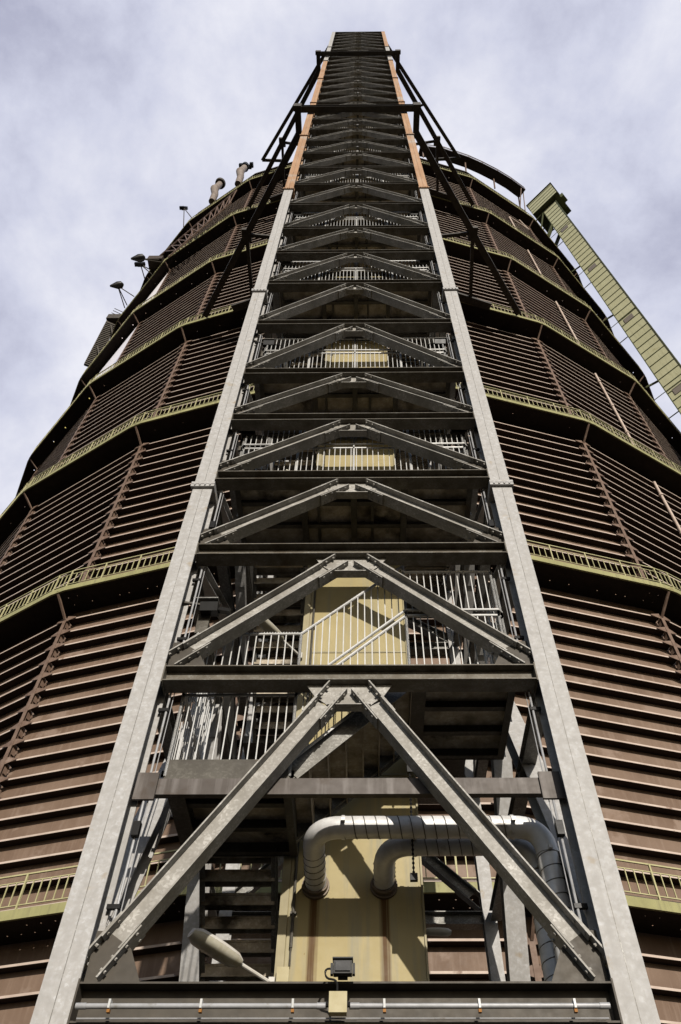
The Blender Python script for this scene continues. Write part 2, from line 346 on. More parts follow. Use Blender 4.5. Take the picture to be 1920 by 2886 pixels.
# galleries
GR = 35.05
def gal_pts(r, cut=.36):
    """outer outline, chamfered at every rib"""
    out = []
    for i in range(24):
        a = -7.5 + 15 * (i - 0)
        v = P(a, r, 0)
        for sg in (-1, 1):
            n, t = facet_axes(a + sg * 7.5); out.append((a, v + t * sg * cut))
    return out
def ring(lst, z): return [p + UP * z for a, p in lst]
for k in range(7):
    zf = TOPS[k] + .80                        # fascia foot
    outer = gal_pts(GR); n_ = len(outer)
    # fascia: channel section
    fa = MB(); vo = ring(outer, 0)
    cen = Vector((0, L, 0))
    def off(p, d): q = (p - cen); q.z = 0; return p + q.normalized() * d
    sec = [(0, 0), (0, .30), (-.05, .30), (-.05, .285), (-.015, .285), (-.015, .015), (-.08, .015), (-.08, 0)]
    vs = [off(p, d) + UP * (zf + h) for p in vo for d, h in sec]; m_ = len(sec)
    fa.add(vs, [(i * m_ + q, ((i + 1) % n_) * m_ + q, ((i + 1) % n_) * m_ + (q + 1) % m_, i * m_ + (q + 1) % m_) for i in range(n_) for q in range(m_)])
    gal = fa.build('gallery', 'fascia', gh)
    # floor with drain holes
    fl = MB()
    for c in range(-180, 180, 15):
        a0, a1 = WAL - .01, (GR - .03) * math.cos(R(7.5))
        zz = zf + .06
        if c in VIS:
            nh = 20 if k <= 1 else 5
            rows = ((.25, .5), (.5, .75)) if k <= 1 else ((.0, 1.0),)
            hw = (a0 + .3) * math.tan(R(7.5))
            cells = []
            us = [-1 + 2 * i / nh for i in range(nh + 1)]
            vs_ = [0, .18, .5, .82, 1] if k <= 1 else [0, .25, .75, 1]
            def q(u, v):
                a = a0 + (a1 - a0) * v; return pf(c, a, u * a * math.tan(R(7.5)), zz)
            hr = .022 if k <= 1 else .05
            for i in range(nh):
                for j in range(len(vs_) - 1):
                    hole = (k <= 1 and j in (1, 2) and random.random() < .72) or (k > 1 and j == 1 and random.random() < .8)
                    c4 = [q(us[i], vs_[j]), q(us[i + 1], vs_[j]), q(us[i + 1], vs_[j + 1]), q(us[i], vs_[j + 1])]
                    if not hole: fl.add(c4, [(0, 1, 2, 3)]); continue
                    cc = sum(c4, Vector()) / 4; n, t = facet_axes(c)
                    hp = [cc + (t * math.cos(R(225 + 45 * w)) + n * math.sin(R(225 + 45 * w))) * hr for w in range(8)]
                    fl.add(c4 + hp, [(0, 1, 6, 5, 4), (1, 2, 8, 7, 6), (2, 3, 10, 9, 8), (3, 0, 4, 11, 10)])
        else:
            h0, h1 = a0 * math.tan(R(7.5)), a1 * math.tan(R(7.5))
            fl.add([pf(c, a0, -h0, zz), pf(c, a0, h0, zz), pf(c, a1, h1, zz), pf(c, a1, -h1, zz)], [(0, 1, 2, 3)])
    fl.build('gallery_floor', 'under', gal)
    # railing
    ra = MB(); zt = zf + .30
    vis = [(a, p) for a, p in gal_pts(GR - .03) if -67.6 < ((a + 180) % 360 - 180) < 67.6]
    vis.sort(key=lambda q: math.atan2(q[1].x, L - q[1].y))
    pts = [p for a, p in vis]
    th = .028
    for i in range(len(pts) - 1):
        p, q = pts[i], pts[i + 1]; Ls = (q - p).length; d = (q - p).normalized()
        if Ls < .3: continue
        for hz, w in ((1.10, .045), (.86, .03), (.13, .03)):
            ra.bar(p + UP * (zt + hz), q + UP * (zt + hz), w, w)
        npst = max(1, round(Ls / 1.62))
        for s in range(npst):
            b = p + d * (Ls * s / npst)
            ra.box(b + UP * (zf + .72), (.05, .055, 1.40), (d, d.cross(UP), UP))
            m = 6 if Ls > 2 else 3
            for b2 in range(1, m):
                if Ls < 2 and b2 > 2: break
                pb = p + d * (Ls * (s + b2 / m) / npst)
                ra.box(pb + UP * (zt + .495), (th, th, .73), (d, d.cross(UP), UP))
    ra.build('railing', 'rail', gal)
    for i in range(10):
        a = -67.5 + 15 * i; st = MB()
        n = Vector((math.sin(R(a)), -math.cos(R(a)), 0))
        st.bar(P(a, 34.05, TOPS[k]), P(a, 34.92, zf - .02), .09, .09)
        st.build('strut', 'rib', gal)
# drain pipes on the right
for k in (2, 3, 4, 5):
    mb = MB(); A = 31.5; r = AP / math.cos(R(1.5)) + .14
    mb.tube([P(A, r, TOPS[k] - .25), P(A, r, TOPS[k - 1] + 1.0)], .085, 10)
    for q in range(4): 
        z = TOPS[k] - 1.6 - q * 3.9; mb.tube([P(A, r, z), P(A, r, z - .16)], .13, 10)
    mb.build('drain_pipe', 'louvre', gh, smooth=True)
mb = MB(); r = AP + .2
mb.tube([P(31.2, r, TOPS[6] - 3.2), P(31.2, r, TOPS[5] + 1.1)], .085, 8); mb.tube([P(31.2, r, TOPS[6] - 3.2), P(37.0, r, TOPS[6] - 1.2)], .085, 8); mb.tube([P(34.9, r, TOPS[6] + .2), P(37.2, r, TOPS[6] - 1.3)], .085, 8)
mb.build('drain_pipe', 'louvre', gh, smooth=True)

# banners on the left facet
for k, m, lb in ((4, 'banner_a', 'lower banner with yellow, pink and lavender bands on the gas holder'), (5, 'banner_b', 'upper pale pinkish white banner on the left curve of the gas holder')):
    mb = MB(); n, t = facet_axes(-45); h = HALF - .12
    mb.box(pf(-45, AP + .04, 0, TOPS[k] - 7.0), (.03, 2 * h, 13.6), (n, t, UP))
    b = mb.build('banner', m); tag(b, lb, 'banner', 'banners on the gas holder')

# ================================================================== stair tower
CX, HW = -0.20, 2.93
YF, YR = 8.40, 15.5
Z = [3.62, 8.24, 11.30, 13.80, 16.31, 18.78, 22.06, 25.45, 28.6, 31.6, 35.1, 38.55, 41.9]
while Z[-1] < 112: Z.append(Z[-1] + 3.3)
TOP = Z[-1]
tw = thing('stair_tower', (CX, 11.7, -CZ), 'tall galvanised steel stair tower with chevron braced frame in front of the gas holder', 'stair tower')
XL, XR = CX - HW, CX + HW
# columns in bolted lengths
SPL = [-CZ, 13.2, 24.4, 37.3, 49.5, 61.0, 73.0, 85.0, 97.0, TOP + .15]
def column(x, y, mats):
    for i in range(len(SPL) - 1):
        mb = MB(); z0, z1 = SPL[i], SPL[i + 1]
        mb.ibeam((x, y, z0), (x, y, z1), .38, .38, (0, 1, 0), .024, .016)
        if i > 0:                              # splice flange plates and bolts
            mb.box((x, y - .0, z0 - .045), (.46, .50, .075)); mb.box((x, y, z0 + .045), (.46, .50, .075))
            for q in range(4):
                for yy in (y - .27,): mb.tube([(x - .15 + .1 * q, yy, z0 - .045), (x - .15 + .1 * q, yy + .06, z0 - .045)], .02, 6)
        cseg = mb.build('column', mats[i], tw)
        wm = MB(); wm.bx(x - .004, x + .004, y - .1925, y - .1895, z0 + .1, z1 - .1); wm.build('weld_seam', 'galv_mid' if mats[i] == 'galv' else 'strut', cseg)
gl, pr_ = 'galv', 'primer'
column(XL, YF, [gl, gl, gl, pr_, pr_, pr_, pr_, gl, gl])
column(XR, YF, [gl, gl, gl, pr_, pr_, pr_, pr_, gl, pr_])
for x in (XL, XR):
    mb = MB(); mb.ibeam((x + (.27 if x < 0 else -.15), YR, -CZ), (x + (.27 if x < 0 else -.15), YR, TOP), .28, .27, (0, 1, 0), .022, .016); mb.build('column', 'galv', tw)
    # dark clamp collars at the splices, web plates seen from the inside
def hbolts(mb, p, d, u, nrm, rows=2, cols=2, sp=.10):
    for i in range(cols):
        for j in range(rows):
            c = p + d * (i - (cols - 1) / 2) * sp + u * (j - (rows - 1) / 2) * sp
            mb.tube([c, c + nrm * .032], .019, 6)
def chevron(org, e, n, Ln, z0, z1, h, b, detail, nm, material, parent):
    """one bay of inverted-V bracing in the plane through org, along e, outward normal n"""
    mid = org + e * (Ln / 2)
    for sg in (0, 1):
        mb = MB()
        lo = org + e * (.22 if sg == 0 else Ln - .22) + UP * (z0 + .15)
        hi = mid + e * (-.17 if sg == 0 else .17) + UP * (z1 - .10)
        a = (hi - lo).normalized(); u = n.cross(a).normalized()
        if u.z < 0: u = -u
        Lb = (hi - lo).length; cut = .34
        mb.ibeam(lo + a * cut, hi - a * cut, h, b, u, .02, .014)
        for (s0, s1) in ((0.0, cut + .32), (Lb - cut - .32, Lb + .02)):
            for q in (-1, 1):
                c = lo + a * ((s0 + s1) / 2) + u * q * (h / 2 + .012)
                mb.box(c, (s1 - s0, b * .92, .02), (a, a.cross(u), u))
                if detail:
                    for w in (-.24, -.08, .08, .24):
                        for sd in (-.07, .07):
                            cc = c + a * w - a.cross(u) * sd
                            mb.tube([cc - u * q * .045, cc + u * q * .028], .02, 6)
        # gusset plates inside the flanges at both ends
        mb.build(nm, material, parent)
def gusset(mid, e, n, z1, parent, s=1.0):
    mb = MB()
    pts = [mid + e * x * s + UP * (z1 + z) for x, z in ((-.62, -.01), (.62, -.01), (.5, -.22), (.26, -.44), (-.26, -.44), (-.5, -.22))]
    mb.prism([p - n * .009 for p in pts], n * .018)
    mb.box(mid + UP * (z1 - .43) + n * .0, (.62, .16, .016), (e, n, UP))
    return mb.build('gusset_plate', 'brace', parent)
ex, ny = Vector((1, 0, 0)), Vector((0, -1, 0))
side_stuff = MB(); rear_stuff = MB(); sb = MB()
for i in range(len(Z)):
    h = .40 if i == 0 else .30; b = .36 if i == 0 else .28
    mb = MB(); y = YF - .04
    mb.ibeam((XL + .19, y, Z[i] - h / 2), (XR - .19, y, Z[i] - h / 2), h, b, UP, .02, .014)
    for x in (XL + .20, XR - .20): mb.box((x, y, Z[i] - h / 2), (.02, b + .02, h + .06))
    mb.build('cross_beam', 'beam' if i else 'strut', tw)
    # rear and side beams
    mb = MB(); mb.ibeam((XL + .3, YR, Z[i] - .15), (XR - .3, YR, Z[i] - .15), .28, .26, UP)
    for x in (XL + .05, XR - .05): mb.ibeam((x, YF + .2, Z[i] - .15), (x, YR - .2, Z[i] - .15), .24, .22, UP)
    mb.build('tie_beam', 'galv_mid', tw)
    if i + 1 < len(Z):
        z0, z1 = Z[i], Z[i + 1] - .30
        chevron(Vector((XL, YF - .05, 0)), ex, ny, 2 * HW, z0, z1, .27, .25, i < 9, 'brace', 'brace', tw)
        gusset(Vector((CX, YF - .05, 0)), ex, ny, z1, tw)
# corner gussets of the front frame
for i in range(len(Z) - 1):
    for sg, x in ((1, XL + .19), (-1, XR - .19)):
        mb = MB(); p0 = Vector((x, YF - .05, Z[i]))
        mb.prism([p0 + ny * .009, p0 + ex * sg * .62 + ny * .009, p0 + ex * sg * .42 + UP * .42 + ny * .009, p0 + ex * sg * .12 + UP * .62 + ny * .009, p0 + UP * .62 + ny * .009], -ny * .018)
        mb.build('corner_plate', 'strut', tw)  # dark steel colour stands in for shadow in the recessed brace ends
# side and rear chevrons: the near ones one by one, the rest as one part each
def merged_chev(mb, org, e, n, Ln, z0, z1, h, b):
    mid = org + e * (Ln / 2)
    for sg in (0, 1):
        lo = org + e * (.2 if sg == 0 else Ln - .2) + UP * z0; hi = mid + e * (-.1 if sg == 0 else .1) + UP * z1
        a = (hi - lo).normalized(); u = n.cross(a).normalized(); mb.ibeam(lo, hi, h, b, u if u.z > 0 else -u)
ey = Vector((0, 1, 0))
SZ = [3.62, 11.30] + Z[3:]
for i in range(len(Z) - 1):
    z0, z1 = Z[i], Z[i + 1] - .30
    for x, n in ((XL, Vector((-1, 0, 0))), (XR, Vector((1, 0, 0)))):
        if i < 2:
            continue
        if i < 8: chevron(Vector((x, YF, 0)), ey, n, YR - YF, z0, z1, .26, .24, False, 'side_brace', 'galv', tw)
        else: merged_chev(side_stuff, Vector((x, YF, 0)), ey, n, YR - YF, z0, z1, .26, .24)
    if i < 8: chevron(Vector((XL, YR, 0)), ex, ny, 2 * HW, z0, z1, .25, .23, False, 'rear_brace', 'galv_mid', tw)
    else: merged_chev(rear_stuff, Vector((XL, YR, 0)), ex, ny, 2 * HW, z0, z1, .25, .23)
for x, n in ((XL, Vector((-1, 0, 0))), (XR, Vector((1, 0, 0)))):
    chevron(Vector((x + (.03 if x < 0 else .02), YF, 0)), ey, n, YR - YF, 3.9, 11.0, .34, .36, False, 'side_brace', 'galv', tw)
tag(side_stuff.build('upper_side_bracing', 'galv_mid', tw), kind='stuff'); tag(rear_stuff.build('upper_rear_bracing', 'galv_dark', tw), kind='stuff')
# top frame plate
mb = MB(); mb.bx(XL - .19, XR + .19, YF - .19, YR + .2, TOP + .16, TOP + .3); mb.build('roof_plate', 'galv_dark', tw)

# ---- landings, flights, railings
LX0, LX1 = -2.68, 2.32
LY0, LY1 = 8.62, 10.45
def landing(x0, x1, y0, y1, zf, ribs=True, rail=None):
    mb = MB(); t = .26
    mb.bx(x0, x1, y0, y1, zf - .03, zf)
    lab = mb.build('landing', 'soffit', tw)
    ed = MB()
    ed.bx(x0, x1, y0 - .012, y0 - .001, zf - t, zf + .08); ed.bx(x0, x1, y0 + .0, y0 + .07, zf - t, zf - t + .012)
    ed.bx(x0, x1, y1 + .001, y1 + .012, zf - t, zf + .02)
    ed.bx(x0 - .012, x0 - .001, y0, y1, zf - t, zf + .08); ed.bx(x1 + .001, x1 + .012, y0, y1, zf - t, zf + .08)
    ed.bx(x1 - .10, x1, y0 + .07, y1, zf - t - .002, zf - t + .012); ed.bx(x0, x0 + .10, y0 + .07, y1, zf - t - .002, zf - t + .012)
    ed.build('edge_channel', 'galv_dark', lab)
    rb = MB()
    if x1 - x0 > 3:
        xs = [-1.25, CX + .02, .9]
        for x in xs: rb.ibeam((x, y0 + .08, zf - .16), (x, y1, zf - .16), .2, .13, UP, .014, .012)
        for q in (-.75, .42): rb.bx(CX + q - .03, CX + q + .03, y0 + .08, y1, zf - .13, zf - .035)
    else: rb.ibeam((x0 + .16, y0 + .08, zf - .16), (x0 + .16, y1, zf - .16), .2, .13, UP, .014, .012)
    for f in (.36, .68):
        yy = y0 + (y1 - y0) * f; 
        rb.bx(x0 + .02, x1 - .02, yy - .05, yy + .05, zf - .20, zf - .185); rb.bx(x0 + .02, x1 - .02, yy - .008, yy + .008, zf - .185, zf - .032)
    rb.bx(x0 + .02, x1 - .02, y1 - .10, y1 - .02, zf - .26, zf - .245)
    rb.build('floor_joist', 'galv_dark', lab)
    return lab
def guard(path, zs, parent, det=True, rows=((.06, 1.04), (1.12, 2.05)), name='railing', spikes=True):
    """tall two-tier guard along a polyline of xy points at heights zs"""
    mb = MB(); pts = [Vector((x, y, z)) for (x, y), z in zip(path, zs)]
    for lo, hi in rows:
        for i in range(len(pts) - 1):
            p, q = pts[i], pts[i + 1]; d = q - p; Ls = math.hypot(d.x, d.y); m = max(1, round(Ls / .118))
            if lo < 1: mb.bar(p + UP * lo, q + UP * lo, .012, .045)
            for s in range(1, m):
                b = p + d * (s / m)
                mb.box(b + UP * ((lo + hi) / 2), (.0165, .0165, hi - lo))
        mb.tube([p + UP * hi for p in pts], .027, 8)
    mb.tube([p + UP * (rows[0][1] + .09) + Vector((0, -.05, 0)) for p in pts], .024, 8)
    for i in range(len(pts) - 1):
        p, q = pts[i], pts[i + 1]; d = q - p; Ls = math.hypot(d.x, d.y); m = max(1, round(Ls / 1.15))
        for s in range(m + 1):
            b = p + d * (s / m); mb.tube([b + UP * -.2, b + UP * rows[-1][1]], .024, 8)
            mb.box(b + UP * (rows[0][1] + .04) + Vector((0, -.03, 0)), (.03, .05, .13))
            mb.box(b + UP * -.14 + Vector((0, .02, 0)), (.12, .014, .10))
        if spikes:
            for s in range(int(Ls / .045)):
                b = p + d * (s * .045 / Ls) + UP * (rows[-1][1] + .03)
                mb.box(b, (.012, .012, .035))
    return mb.build(name, 'handrail', parent, smooth=False)
def flight(p0, p1, w, wdir, nstep, detail=True, treads_only=False):
    """stair flight from p0 (foot, stringer line) to p1 (head); wdir: horizontal direction to the other stringer"""
    p0, p1, wd = Vector(p0), Vector(p1), Vector(wdir)
    d = p1 - p0; hd = Vector((d.x, d.y, 0)).normalized(); res = []
    for s in (0, w): 
        fl = MB(); o = wd * s; fl.bar(p0 + o + UP * -.06, p1 + o + UP * -.06, .016, .30)
        fl.bar(p0 + o + UP * -.20 + wd * (.035 if s == 0 else -.035), p1 + o + UP * -.20 + wd * (.035 if s == 0 else -.035), .07, .014)
        res.append(fl.build('stair_stringer', 'galv_mid' if detail else 'galv_dark', tw))
    o_ = res[0]
    tr = MB(); run = Vector((d.x, d.y, 0)).length / nstep
    for s in range(nstep):
        c = p0 + d * ((s + .5) / nstep) + wd * (w / 2)
        tr.box(c + UP * .03, (run + .03, w - .03, .035), (hd, wd, UP))
        tr.box(c - hd * (run / 2 + .0) + UP * -.03, (.014, w - .03, .10), (hd, wd, UP))
        if detail: tr.box(c + UP * -.06 + hd * (run / 2), (.012, w - .03, .16), (hd, wd, UP))
    tr.build('tread', 'soffit', o_)
    return o_
# lowest left and right half landings with the short front flight between
ZL, ZR = 6.72, 8.50
la = landing(LX0, -1.0, LY0, LY1, ZL); guard([(LX0, LY1), (LX0, LY0), (-1.0, LY0), (.72, LY0)], [ZL, ZL, ZL, ZR], la, rows=((.06, 1.28), (1.38, 2.62)))
lb = landing(.74, LX1, LY0, LY1, ZR); guard([(.72, LY0), (LX1 - .06, LY0), (LX1, LY0 + .06), (LX1, LY1)], [ZR, ZR, ZR, ZR], lb, rows=((.06, 1.28), (1.38, 2.45)))
flight((-1.0, 8.72, ZL), (.74, 8.72, ZR), 1.5, (0, 1, 0), 7)
# square steel edge bar carrying the left landing
mb = MB(); mb.bx(XL + .15, XR - .15, 8.50, 8.59, 6.15, 6.40)
for x in (XL + .28, XR - .28): mb.bx(x - .14, x + .14, 8.46, 8.497, 6.05, 6.47)
mb.build('edge_bar', 'bar_steel', tw)
FRONT = []
for j in range(3, len(Z), 2): FRONT.append(min(Z[j] * 1.047 - .08, Z[j] + 2.0))
BACK = []
LFX = (-2.45, -1.32); RFX = (1.02, 2.16)
flight((LFX[0], 13.6, 3.9), (LFX[0], 10.5, ZL), 1.13, (1, 0, 0), 12)
prev = ZR
for j, zf in enumerate(FRONT):
    near = j < 7
    la = landing(LX0, LX1, LY0, LY1, zf)
    guard([(LX0, LY1), (LX0, LY0 + .06), (LX0 + .06, LY0), (LX1 - .06, LY0), (LX1, LY0 + .06), (LX1, LY1)], [zf] * 6, la, spikes=j < 4)
    zb = (prev + zf) / 2
    back = MB(); back.bx(LX0, LX1, 13.65, 14.9, zb - .2, zb); back.build('rear_landing', 'galv_dark', tw)
    ns = max(9, round((zb - prev) / .24))
    flight((RFX[0], 10.5, prev), (RFX[0], 13.65, zb), 1.13, (1, 0, 0), ns, near)
    fl = flight((LFX[0], 13.65, zb), (LFX[0], 10.5, zf), 1.13, (1, 0, 0), ns, near)
    for xs, a, b2 in (((LFX[0] - .03), (13.65, zb), (10.5, zf)), ((RFX[1] + .03), (13.65, zb), (10.5, prev))):
        if j < 6: guard([(xs, a[0]), (xs, b2[0])], [a[1], b2[1]], fl, name='handrail', spikes=False)
    prev = zf
# ground-near side guards seen through the frame on the left
mb = MB()
# collars that wrap the tower and carry the horizontal struts
def collar(z, yb):
    mb = MB(); y = 7.98
    mb.ibeam((CX - 3.55, y, z), (CX + 3.55, y, z), .62, .34, UP, .035, .03)
    for sg in (-1, 1):
        x = CX + sg * 3.72
        mb.bx(x - .17, x + .17, 7.78, yb, z - .42, z + .42)
        mb.bx(x - .24, x + .24, 7.74, 8.05, z - .50, z + .50)
    mb.build('collar', 'strut', tw)
collar(57.0, 9.6); collar(88.4, 9.4)
def strut_frame(z, zt_, ends, node, inner):
    for sg in (-1, 1):
        mb = MB()
        a = Vector((CX + sg * 3.7, 9.3, z - .1)); b = Vector((sg * ends[0], ends[1], zt_)); n = a.lerp(b, node)
        mb.bar(a, b, .42, .42); mb.build('tie_strut', 'strut', tw)
        mb = MB(); mb.bar(n, (CX + sg * 2.9, YR + .3, z), .22, .26)
        mb.bar(n, (sg * inner[0], inner[1], zt_), .24, .28)
        mb.box(n, (.62, .8, .5)); mb.build('strut_brace', 'strut', tw)
        mb = MB(); mb.bar((sg * (inner[0] - 2.6), inner[1] - .55, zt_), (sg * (inner[0] + 1.5), inner[1] + .75, zt_), .5, .3); mb.build('strut_foot', 'strut', tw)
strut_frame(57.0, 57.3, (11.5, 21.0), .52, (7.9, 19.75))
strut_frame(88.3, 88.6, (11.65, 21.1), .5, (7.9, 19.75))
for sg in (-1, 1):
    mb = MB(); a = Vector((CX + sg * 3.05, 8.6, 104)); b = Vector((sg * 11.9, 20.2, 106.5)); mb.bar(a, b, .38, .38)
    mb.bar(a.lerp(b, .5), (CX + sg * 2.9, YR, 104.5), .22, .22); mb.bar(b, (sg * 9, 20.2, 106), .3, .3); mb.build('tie_strut', 'strut', tw)

# ================================================================== lift shaft
SX0, SX1, SY0, SY1 = -1.20, 0.86, 10.56, 12.8
sh = thing('lift_shaft', ((SX0 + SX1) / 2, 11.7, -CZ), 'cream sheet metal lift shaft with rust runs rising inside the stair tower', 'lift shaft')
mb = MB(); mb.bx(SX0 + .12, SX1 - .03, SY0, SY1, -CZ, TOP - 1); mb.build('sheet_casing', 'shaft', sh)
mb = MB(); mb.bx(SX0, SX0 + .118, SY0 - .03, SY1 + .02, -CZ, TOP - 1); mb.bx(SX1 - .028, SX1, SY0 - .03, SY1 + .02, -CZ, TOP - 1)
mb.bx(SX0 + .13, SX0 + .2, SY0 - .012, SY0 - .002, -CZ, TOP - 1)
mb.build('corner_trim', 'shaft_trim', sh)
zz = 8.0
while zz < 60: mb = MB(); mb.bx(SX0 + .205, SX1 - .03, SY0 - .012, SY0 - .002, zz, zz + .04); mb.build('joint_strip', 'shaft_trim', sh); zz += 2.9
mb = MB(); mb.tube([(SX0 + .2, SY0 - .05, 5.1), (SX0 + .2, SY0 - .05, 60)], .022, 8)
for q in range(30): mb.box((SX0 + .2, SY0 - .03, 5.6 + q * 1.5), (.08, .05, .05))
mb.tube([(SX0 + .2, SY0 - .05, 5.1), (SX0 + .2, SY0 - .05, 4.85)], .014, 6)
cp = mb.build('conduit_pipe', 'galv_dark'); tag(cp, 'thin dark conduit pipe clipped down the left edge of the cream lift shaft', 'conduit')
mb = MB(); mb.bx(-1.15, -1.0, SY0 - .12, SY0 - .035, 4.60, 4.80); jb = mb.build('junction_box', 'jbox')
mb = MB(); mb.bx(-1.156, -.994, SY0 - .135, SY0 - .121, 4.594, 4.806); mb.build('lid', 'jbox', jb)
tag(jb, 'cream junction box at the lower left corner of the lift shaft', 'junction box', 'junction boxes')

# ================================================================== spiral ducts
def bend(pts, r, seg=8):
    """round the corners of a polyline"""
    pts = [Vector(p) for p in pts]; out = [pts[0]]
    for i in range(1, len(pts) - 1):
        a, b, c = pts[i - 1], pts[i], pts[i + 1]; u, v = (a - b).normalized(), (c - b).normalized()
        p, q = b + u * r, b + v * r
        for s in range(seg + 1):
            t = s / seg; out.append(p * (1 - t) ** 2 + b * 2 * t * (1 - t) + q * t * t)
    return out + [pts[-1]]
def duct(name, x, y, xr, z, rad, label, zend=-CZ):
    t = thing(name, (x, y, z), label, 'air duct', 'spiral air ducts')
    rb = .40
    path = [(x, SY0, z - .18), (x, y, z), (xr, y, z), (xr - .05, y, zend)]
    mb = MB(); bp = bend(path, rb, 10); mb.tube(bp, rad, 24); mb.build('pipe', 'duct', t, smooth=True)
    # helical seams
    def dirseg(a, b, step, name):
        mb = MB(); a, b = Vector(a), Vector(b); d = (b - a).normalized(); Ls = (b - a).length
        ref = UP if abs(d.z) < .9 else ey
        u = d.cross(ref).normalized(); w = d.cross(u)
        n = int(Ls / step)
        pts = []
        for i in range(n * 16 + 1):
            an = 2 * math.pi * i / 16; pts.append(a + d * (Ls * i / (n * 16)) + (u * math.cos(an) + w * math.sin(an)) * (rad + .001))
        mb.tube(pts, .009, 4, cap=False); mb.build(name, 'duct_seam', t, smooth=True)
    dirseg((x, SY0 - .06, z - .172), (x, y + rb, z - .055), .115, 'seam'); dirseg((x + rb, y, z), (xr - rb, y, z), .155, 'seam'); dirseg((xr, y, z - rb), (xr - .045, y, zend + .8), .2, 'seam')
    mb = MB()
    for c, dd in (((x + rb + .02, y, z), ex), ((xr - rb - .02, y, z), ex), ((xr, y, z - rb - .02), UP)):
        c = Vector(c); mb.tube([c - dd * .022, c + dd * .022], rad + .012, 24); mb.box(c + ny * (rad + .03), (.05, .06, .05))
    mb.build('clamp', 'duct', t, smooth=True)
    mb = MB(); mb.tube([(x, SY0 - .002, z - .18), (x, SY0 - .05, z - .18)], rad + .05, 24); mb.tube([(x, SY0 - .051, z - .18), (x, SY0 - .10, z - .172)], rad + .03, 24); mb.build('wall_flange', 'duct_dark', t, smooth=True)
duct('air_duct', -.70, 9.33, 2.45, 6.20, .152, 'front spiral air duct with the left outlet on the lift shaft')
duct('air_duct', .29, 9.76, 2.36, 6.20, .150, 'rear spiral air duct with the right outlet, running behind the longer duct')
mb = MB(); mb.tube([(.70, 9.5, 8.2), (.66, 9.5, 5.5)], .011, 6)
for q in range(40): mb.tube([(.70 - .04 * q / 40, 9.5, 8.2 - 2.7 * q / 40), (.70 - .04 * q / 40, 9.5, 8.2 - 2.7 * q / 40 - .02)], .02, 6)
mb.box((.69, 9.5, 7.3), (.08, .08, .12)); mb.box((.66, 9.5, 5.55), (.10, .06, .10))
tag(mb.build('hanger_rod', 'black'), 'black threaded hanger rod holding both spiral ducts right of the lift shaft', 'hanger rod')

# ================================================================== lamps
def luminaire(base, head, mat_body, label, rad=.13, arm=True):
    base, head = Vector(base), Vector(head)
    t = thing('luminaire', base, label, 'lamp', 'oblong lamps on the lift shaft')
    d = (head - base).normalized(); Lh = (head - base).length; s0 = Lh * (.40 if arm else .05)
    sd = d.cross(UP).normalized(); u = sd.cross(d).normalized()
    def hull(lo, hi, name, m):
        mb = MB(); n = 14; st = 9; vs = []; fs = []
        for i in range(st):
            q = i / (st - 1); c = base + d * (s0 + (Lh - s0) * q); w = rad * (.70 + .30 * math.sin(math.pi * min(1, q * .7 + .1))) * (1 if 0 < i < st - 1 else .62)
            for k in range(n):
                an = 2 * math.pi * k / n; y = math.sin(an); y = max(min(y, hi), lo)
                vs.append(c + sd * math.cos(an) * w + u * y * w * .62)
        for i in range(st - 1):
            for k in range(n): fs.append((i * n + k, i * n + (k + 1) % n, (i + 1) * n + (k + 1) % n, (i + 1) * n + k))
        fs += [tuple(range(n))[::-1], tuple((st - 1) * n + k for k in range(n))]
        mb.add(vs, fs); return mb.build(name, m, t, smooth=True)
    hull(.02, 1, 'housing', mat_body); hull(-.85, 0, 'lamp_cover', 'lamp_glass' if mat_body == 'lamp_body' else 'white')
    mb = MB(); mb.tube([base, base + d * (s0 + .03)], .026, 8); mb.box(base, (.08, .08, .14)); mb.build('arm', 'lamp_body', t)
    return t
luminaire((-1.22, 10.5, 4.62), (-2.22, 9.75, 4.93), 'lamp_body', 'lowest oblong lamp on a short arm left of the cream lift shaft', .165)
luminaire((-1.2, 10.5, 10.75), (-2.02, 9.62, 10.98), 'lamp_body', 'oblong lamp behind the sloping stair rail, second lowest on the left of the lift shaft', .115)
luminaire((.87, 11.2, 5.68), (1.28, 11.2, 5.66), 'white', 'small white lamp jutting from the right side of the lift shaft below the ducts', .085, False)
luminaire((.87, 10.62, 9.45), (1.32, 10.3, 9.7), 'white', 'small white lamp right of the lift shaft behind the upper stair railing', .085, False)
ordn = ['third', 'fourth', 'fifth', 'sixth']
for j, zf in enumerate(FRONT[:4]):
    luminaire((-1.2, 10.5, zf + 1.6), (-1.85, 9.75, zf + 2.0), 'lamp_body', 'oblong lamp left of the lift shaft behind the landing railing, %s lamp from the bottom' % ordn[j], .10)
# black flood light on the bottom beam, conduit and boxes
t = thing('floodlight', (-.22, 8.08, 3.62), 'small black floodlight standing on the middle of the lowest cross beam', 'floodlight')
mb = MB(); mb.box((-.22, 8.06, 3.70), (.19, .09, .14)); mb.bx(-.325, -.115, 7.99, 8.11, 3.771, 3.785)
for q in range(6): mb.bx(-.30 + q * .032, -.292 + q * .032, 8.106, 8.13, 3.64, 3.76)
mb.build('housing', 'black', t)
mb = MB(); mb.box((-.22, 8.005, 3.698), (.15, .014, .095)); mb.build('glass', 'glass', t)
mb = MB(); mb.bx(-.27, -.17, 8.10, 8.16, 3.622, 3.64); mb.bx(-.345, -.318, 8.03, 8.09, 3.63, 3.74); mb.bx(-.122, -.095, 8.03, 8.09, 3.63, 3.74); mb.build('bracket', 'black', t)
mb = MB(); mb.tube(bend([(-.31, 8.08, 3.70), (-.40, 8.0, 3.67), (-.39, 7.99, 3.56), (-.27, 7.98, 3.55), (-.27, 8.0, 3.42)], .06, 4), .011, 6)
